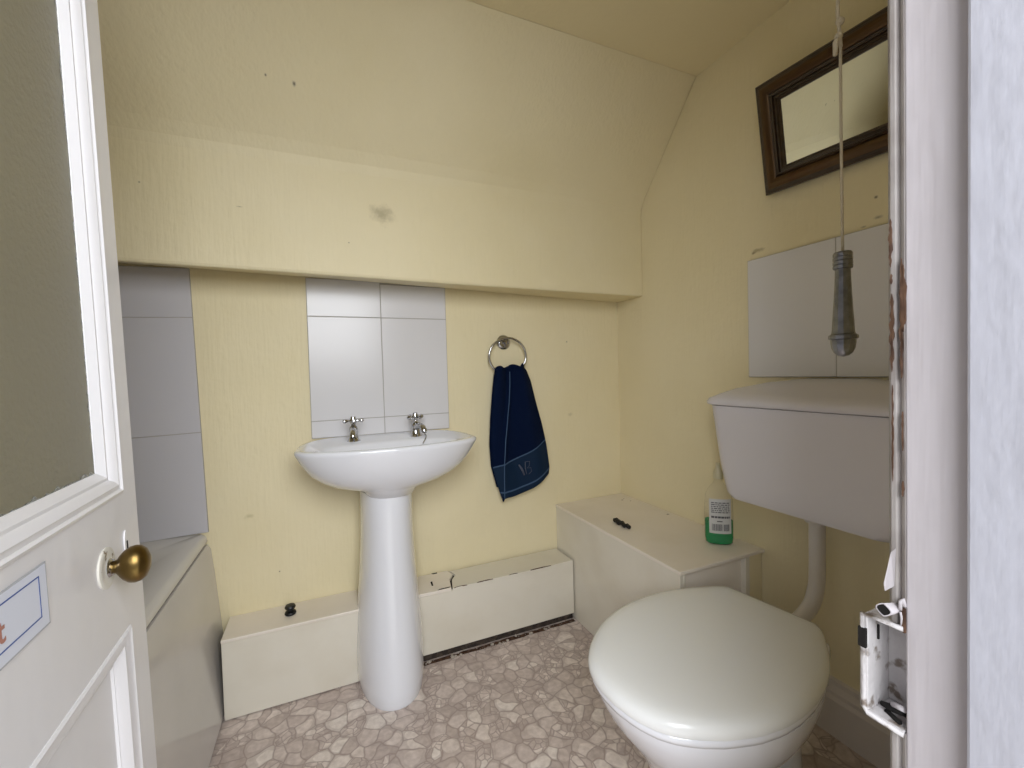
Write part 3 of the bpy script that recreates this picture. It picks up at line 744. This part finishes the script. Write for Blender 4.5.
# back ledge of the pan carrying the hinges, with the flush inlet horn
bm = bmesh.new()
pts = [(-.035, -.13), (-.02, -.16), (.05, -.185), (.12, -.19), (.16, -.14), (.16, .14), (.12, .19), (.05, .185), (-.02, .16), (-.035, .13)]
def lp(z, s): return [tpt(.07+(l-.07)*s, w*s, z) for l, w in pts]
loft(bm, [lp(.28, .55), lp(.315, .72), lp(.345, .84), lp(.400, .86), lp(.413, .84)])
obj('hinge_ledge', bm, 'ceramic', tl, smooth='auto', bevel=.004, angle=50)
bm = bmesh.new(); lathe(bm, [(0, 0), (.040, 0), (.044, .006), (.044, .045), (.040, .05), (0, .05)], 28, tpt(.02, 0, .360), TA*-1); obj('flush_inlet', bm, 'ceramic', tl, smooth='auto')
bm = bmesh.new()
tube(bm, [tpt(l, 0, z) for l, z in ((.20, .20), (.10, .24), (.02, .20), (-.02, .10), (-.03, .0))], [.06, .06, .058, .055, .055], 24)
obj('soil_outlet', bm, 'ceramic', tl, smooth='auto')
for s in (-1, 1):
    bm = bmesh.new(); lathe(bm, [(0, .413), (.015, .413), (.015, .440), (.011, .446), (0, .448)], 20, tpt(-.005+.02, s*.085, 0)); obj('hinge', bm, 'lidplastic', tl, smooth='auto')

# ------------------------------------------------------------------ cistern
cs = thing('cistern', 'white wall hung toilet cistern with curved lid', 'cistern', (-.10, -1.0, .66))
CO = Vector((-.10, -1.0, .66))
def cring(y0, y1, d, z, r=.045, n=8, droop=None):
    out = []
    for cx, cy, a0 in ((-.012, y1-.01, 0), (-d+r, y1-r, 90), (-d+r, y0+r, 180), (-.012, y0+.01, 270)):
        rr_ = r if cx < -.02 else .01
        for i in range(n+1):
            a = math.radians(a0+90*i/n); x = cx+rr_*math.cos(a); y = cy+rr_*math.sin(a)
            out.append(Vector((x, y, z if droop is None else droop(x, y)))-CO)
    return out
YC = -1.03
def under(y, base, up): return base+up*((abs(y-YC)/.22)**3)
bm = bmesh.new()
loft(bm, [cring(YC-0.195, YC+0.215, .165, .686, .05), cring(YC-0.220, YC+0.238, .192, .690, .05), cring(YC-0.236, YC+0.250, .199, .706, .05), cring(YC-0.252, YC+0.262, .202, .756, .05),
          cring(YC-0.270, YC+0.273, .204, .811, .05), cring(YC-0.292, YC+0.290, .205, .919, .05), cring(YC-0.303, YC+0.300, .206, .985, .05)])
obj('tank', bm, 'cistern', cs, smooth='auto', angle=50)
bm = bmesh.new()
def arch(z0, h): return lambda x, y: z0+h*max(0, 1-(abs(y-YC)/.32)**2.4)*(1-.25*min(1, (-x/.2)**2))
loft(bm, [cring(YC-0.308, YC+0.305, .210, .987, .05), cring(YC-0.316, YC+0.313, .216, .990, .055), cring(YC-0.317, YC+0.314, .217, .998, .055),
          cring(YC-0.312, YC+0.309, .212, 0, .055, droop=arch(1.006, .018)), cring(YC-0.292, YC+0.287, .188, 0, .05, droop=arch(1.014, .030)), cring(YC-0.255, YC+0.250, .155, 0, .045, droop=arch(1.022, .038)), cring(YC-0.180, YC+0.175, .10, 0, .04, droop=arch(1.026, .042)), cring(YC-0.090, YC+0.085, .05, 0, .02, droop=arch(1.028, .042))])
obj('cistern_lid', bm, 'cistern', cs, smooth='auto', angle=60)
bm = bmesh.new(); lathe(bm, [(0, .0), (.029, .0), (.031, .004), (.031, .018), (.028, .030), (0, .032)], 28, Vector((-.10, -1.022, .660))-CO); obj('flush_nut', bm, 'pipe', cs, smooth='auto')
bm = bmesh.new()
tube(bm, [Vector(p)-CO for p in spline([(-.10, -1.022, .670), (-.10, -1.022, .60), (-.101, -1.022, .53), (-.106, -1.022, .475), (-.128, -1.02, .425), (-.17, -1.012, .388), (-.215, -1.005, .368), (-.262, -1.003, .360)], 7)], .0205, 24)
obj('flush_pipe', bm, 'pipe', cs, smooth=True)
bm = bmesh.new(); tube(bm, [Vector((-.12, -1.075, .672))-CO, Vector((-.02, -1.10, .645))-CO], .006, 12); obj('support_bracket', bm, 'copper', cs, smooth=True)
bm = bmesh.new(); tube(bm, [Vector((-.02, -.975, .668))-CO, Vector((-.10, -.970, .678))-CO], .006, 10)
obj('support_bracket', bm, 'copper', cs, smooth=True)

# ------------------------------------------------------------------ mirror on the right wall
mr = thing('wall_mirror', 'dark brown and gilt framed mirror leaning from the right wall', 'mirror')
W_, Hh = .54, .330
lean = math.atan2(.063, .325); rot = math.radians(2.3)
ez = Vector((-math.sin(lean), 0, math.cos(lean))); ey = Vector((0, -1, 0)); en = ey.cross(ez); en = Vector((-math.cos(lean), 0, -math.sin(lean)))
e1 = ey*math.cos(rot)-ez*math.sin(rot); e2 = ez*math.cos(rot)+ey*math.sin(rot)
mr.matrix_world = Matrix(((e1.x, en.x, e2.x, -.020), (e1.y, en.y, e2.y, -.826), (e1.z, en.z, e2.z, 1.668), (0, 0, 0, 1)))
# local: x along wall to the right, y out of the wall, z up; origin = bottom left corner (back face)
def fr(name, prof, m_, w0=0):
    bm = bmesh.new(); R = []
    for w, h in prof: R.append([bm.verts.new(p) for p in ((w, h, w), (W_-w, h, w), (W_-w, h, Hh-w), (w, h, Hh-w))])
    for k in range(len(R)):
        a, b = R[k], R[(k+1) % len(R)]
        for i in range(4): bm.faces.new((a[i], a[(i+1) % 4], b[(i+1) % 4], b[i]))
    return obj(name, bm, m_, mr, smooth='auto', angle=28)
fr('outer_frame', [(0.0000, -.006), (0.0000, .008), (0.0043, .012), (0.0085, .012), (0.0114, .014), (0.0142, .014), (0.0142, -.006)], 'frame_dark')
fr('gilt_hollow', [(0.0135, -.005), (0.0135, .014), (0.0199, .019), (0.0284, .021), (0.0369, .018), (0.0426, .012), (0.0426, -.005)], 'frame_gold')
fr('inner_frame', [(0.0419, -.005), (0.0419, .013), (0.0454, .017), (0.0497, .013), (0.0525, .013), (0.0540, .008), (0.0611, .010), (0.0639, .006), (0.0696, .0045), (0.0710, -.001), (0.0710, -.005)], 'frame_dark')
bm = bmesh.new(); box(bm, .066, W_-.066, -.003, .0005, .066, Hh-.066); obj('mirror_glass', bm, 'mirror', mr)

# ------------------------------------------------------------------ pull cord
pcx, pcy = -.826, -1.495
pl_ = thing('light_pull', 'grey metal light pull on a beige cord hanging from the ceiling', 'light pull', (pcx, pcy, 1.120))
pl_.scale = (1, 1, 1)
bm = bmesh.new()
lathe(bm, [(r_*.54, h_*.955) for r_, h_ in [(0, 0), (.010, .0015), (.0165, .005), (.0205, .010), (.0222, .0165), (.0224, .0205), (.0255, .0215), (.0265, .0235), (.0255, .026), (.0215, .0275), (.0200, .030),
           (.0175, .055), (.0150, .080), (.0138, .100), (.0136, .105), (.0170, .1055), (.0176, .107), (.0176, .1095), (.0164, .110), (.0176, .1105), (.0176, .1145), (.0162, .115), (.0176, .1155), (.0176, .119), (.0162, .1195), (.0172, .120), (.0174, .1235), (.0155, .1255), (.004, .1255), (0, .1255)]], 12)
obj('pull_handle', bm, 'zinc', pl_, smooth='auto', angle=24)
bm = bmesh.new(); tube(bm, [(0, 0, .12), (-.001, 0, .2), (-.002, 0, .33), (-.001, .0, .36)], .0015, 10); obj('lower_cord', bm, 'cord', pl_, smooth=True)
bm = bmesh.new(); tube(bm, [(-.001, 0, .350), (-.003, .002, .39), (-.002, .0, .50), (-.002, 0, 1.11)], .0019, 10)
obj('upper_cord', bm, 'cord', pl_, smooth=True)
bm = bmesh.new()
bmesh.ops.create_uvsphere(bm, u_segments=14, v_segments=10, radius=.0044, matrix=Matrix.Translation((-.002, 0, .378)))
bmesh.ops.create_uvsphere(bm, u_segments=14, v_segments=10, radius=.0042, matrix=Matrix.Translation((-.003, 0.001, .362)))
tube(bm, [(-.003, .001, .362), (-.007, .002, .355), (-.008, .002, .340)], [.0022, .0028, .0022], 8)
obj('knot', bm, 'cord', pl_, smooth=True)
bm = bmesh.new(); lathe(bm, [(0, 1.131), (.035, 1.131), (.035, 1.115), (.030, 1.098), (.012, 1.094), (0, 1.094)], 28, (-.002, 0, 0)); obj('ceiling_switch', bm, 'lidplastic', pl_, smooth='auto')

# ------------------------------------------------------------------ bottle of washing up liquid
bo = thing('soap_bottle', 'clear plastic bottle of green liquid with a label on the corner box', 'bottle', (-.088, -.675, .4784))
bo.rotation_euler = (0, 0, math.radians(-38))
def orr(w, d, z, n=36, k=2.4):
    return [Vector((w*math.copysign(abs(math.cos(2*PI*i/n))**(2/k), math.cos(2*PI*i/n)), d*math.copysign(abs(math.sin(2*PI*i/n))**(2/k), math.sin(2*PI*i/n)), z)) for i in range(n)]
body = [(0, .040, .026), (.004, .045, .030), (.02, .047, .032), (.06, .047, .032), (.11, .047, .032), (.150, .046, .032), (.175, .043, .030), (.195, .034, .025), (.212, .020, .018), (.222, .014, .014), (.235, .013, .013)]
bm = bmesh.new(); loft(bm, [orr(w, d, z) for z, w, d in body]); obj('bottle_body', bm, 'clear', bo, smooth='auto', angle=60)
bm = bmesh.new(); loft(bm, [orr(w-.0012, d-.0012, z+.0012) for z, w, d in body[:4]]+[orr(.0458, .0308, .082)]); obj('green_liquid', bm, 'green', bo, smooth='auto', angle=60)
bm = bmesh.new(); lathe(bm, [(0, .233), (.017, .233), (.017, .252), (.012, .262), (.009, .276), (.007, .288), (0, .290)], 24); obj('bottle_cap', bm, 'cap', bo, smooth='auto')
# label wraps the camera side (local -y)
def onface(u, z, h=.0006):
    # u along width, point on superellipse front
    c_ = min(1, abs(u)/.047); s = (1-c_**2.4)**(1/2.4); return Vector((u, -(.032*s+h), z))
def patch(bm, u0, u1, z0, z1, h, n=12):
    A = [bm.verts.new(onface(u0+(u1-u0)*i/n, z0, h)) for i in range(n+1)]; B_ = [bm.verts.new(onface(u0+(u1-u0)*i/n, z1, h)) for i in range(n+1)]
    for i in range(n): bm.faces.new((A[i], A[i+1], B_[i+1], B_[i]))
bm = bmesh.new(); patch(bm, -.036, .036, .042, .165, .0007, 20); lbl = obj('label', bm, 'label', bo)
bm = bmesh.new(); rnd = random.Random(5)
z = .150
for k in range(6):
    x = -.030
    while x < .028:
        w = .004+.008*rnd.random(); patch(bm, x, min(.030, x+w), z, z+.0034, .0012, 3); x += w+.0022
    z -= .0068
x = -.030
while x < .028:
    w = .004+.006*rnd.random(); patch(bm, x, min(.031, x+w), .097, .104, .0012, 3); x += w+.0015
patch(bm, -.012, .006, .084, .0875, .0012, 3)
x = -.028
while x < .026:
    w = .0008+.0022*rnd.random(); patch(bm, x, x+w, .052, .076, .0012, 1); x += w+.0012+(.004 if abs(x-.004) < .002 else 0)
obj('label_print', bm, 'print', lbl)

# ------------------------------------------------------------------ small things
bm = bmesh.new()
tube(bm, spline([(0, .045, .007), (.002, .030, .013), (-.006, .012, .008), (.004, -.006, .011), (-.004, -.022, .007), (.003, -.038, .010), (.0, -.052, .006)], 6), [.0075, .009, .0085, .007]*9+[.006], 10)
tube(bm, spline([(0, .045, .007), (.012, .040, .008), (.012, .020, .007), (.004, .005, .007)], 5), .0055, 8)
o = obj('hair_tie', bm, 'rubber', smooth=True); o.location = (-.290, -.375, H_+.0002)
tag(o, 'crumpled black twist lying on the corner box', 'scrap')
bm = bmesh.new(); lathe(bm, [(0, .0), (.017, .0), (.019, .004), (.017, .010), (.010, .014), (.0095, .017), (.016, .021), (.018, .026), (.015, .032), (0, .034)], 28)
o = obj('rubber_plug', bm, 'rubber', smooth='auto'); o.location = (-1.514, -.080, .2722)
tag(o, 'small black rubber plug on the low box left of the pedestal', 'plug')

# ------------------------------------------------------------------ light
def area(name, loc, rot, sx, sy, e, col):
    l = bpy.data.lights.new(name, 'AREA'); l.shape = 'RECTANGLE'; l.size = sx; l.size_y = sy; l.energy = e; l.color = col
    o = bpy.data.objects.new(name, l); C.objects.link(o); o.location = loc; o.rotation_euler = rot; return o
area('hallway_window', (-1.45, -3.2, 2.05), (math.radians(76), 0, math.radians(-4)), 3.2, 1.5, 158, (.93, .96, 1.0))
w = bpy.data.worlds.new('World'); bpy.context.scene.world = w; w.use_nodes = True
w.node_tree.nodes['Background'].inputs[0].default_value = (.90, .94, 1.0, 1); w.node_tree.nodes['Background'].inputs[1].default_value = .45

# ------------------------------------------------------------------ camera
yaw, pitch, roll = [math.radians(a) for a in (23.5558, -1.5816, -1.5888)]
F = Vector((math.sin(yaw)*math.cos(pitch), math.cos(yaw)*math.cos(pitch), math.sin(pitch)))
Rr = Vector((math.cos(yaw), -math.sin(yaw), 0)); U = Rr.cross(F)
R2 = math.cos(roll)*Rr+math.sin(roll)*U; U2 = -math.sin(roll)*Rr+math.cos(roll)*U
cam = bpy.data.cameras.new('camera'); co = bpy.data.objects.new('camera', cam); C.objects.link(co)
co.matrix_world = Matrix(((R2.x, U2.x, -F.x, -1.3770), (R2.y, U2.y, -F.y, -1.8), (R2.z, U2.z, -F.z, 1.1129), (0, 0, 0, 1)))
cam.sensor_width = 36; cam.lens = 432.679/1024*36; cam.clip_start = .02
sc = bpy.context.scene; sc.camera = co
sc.view_settings.view_transform = 'Standard'; sc.view_settings.look = 'None'; sc.view_settings.gamma = 1; sc.view_settings.use_curve_mapping = False
sc.view_settings.exposure = 0.14
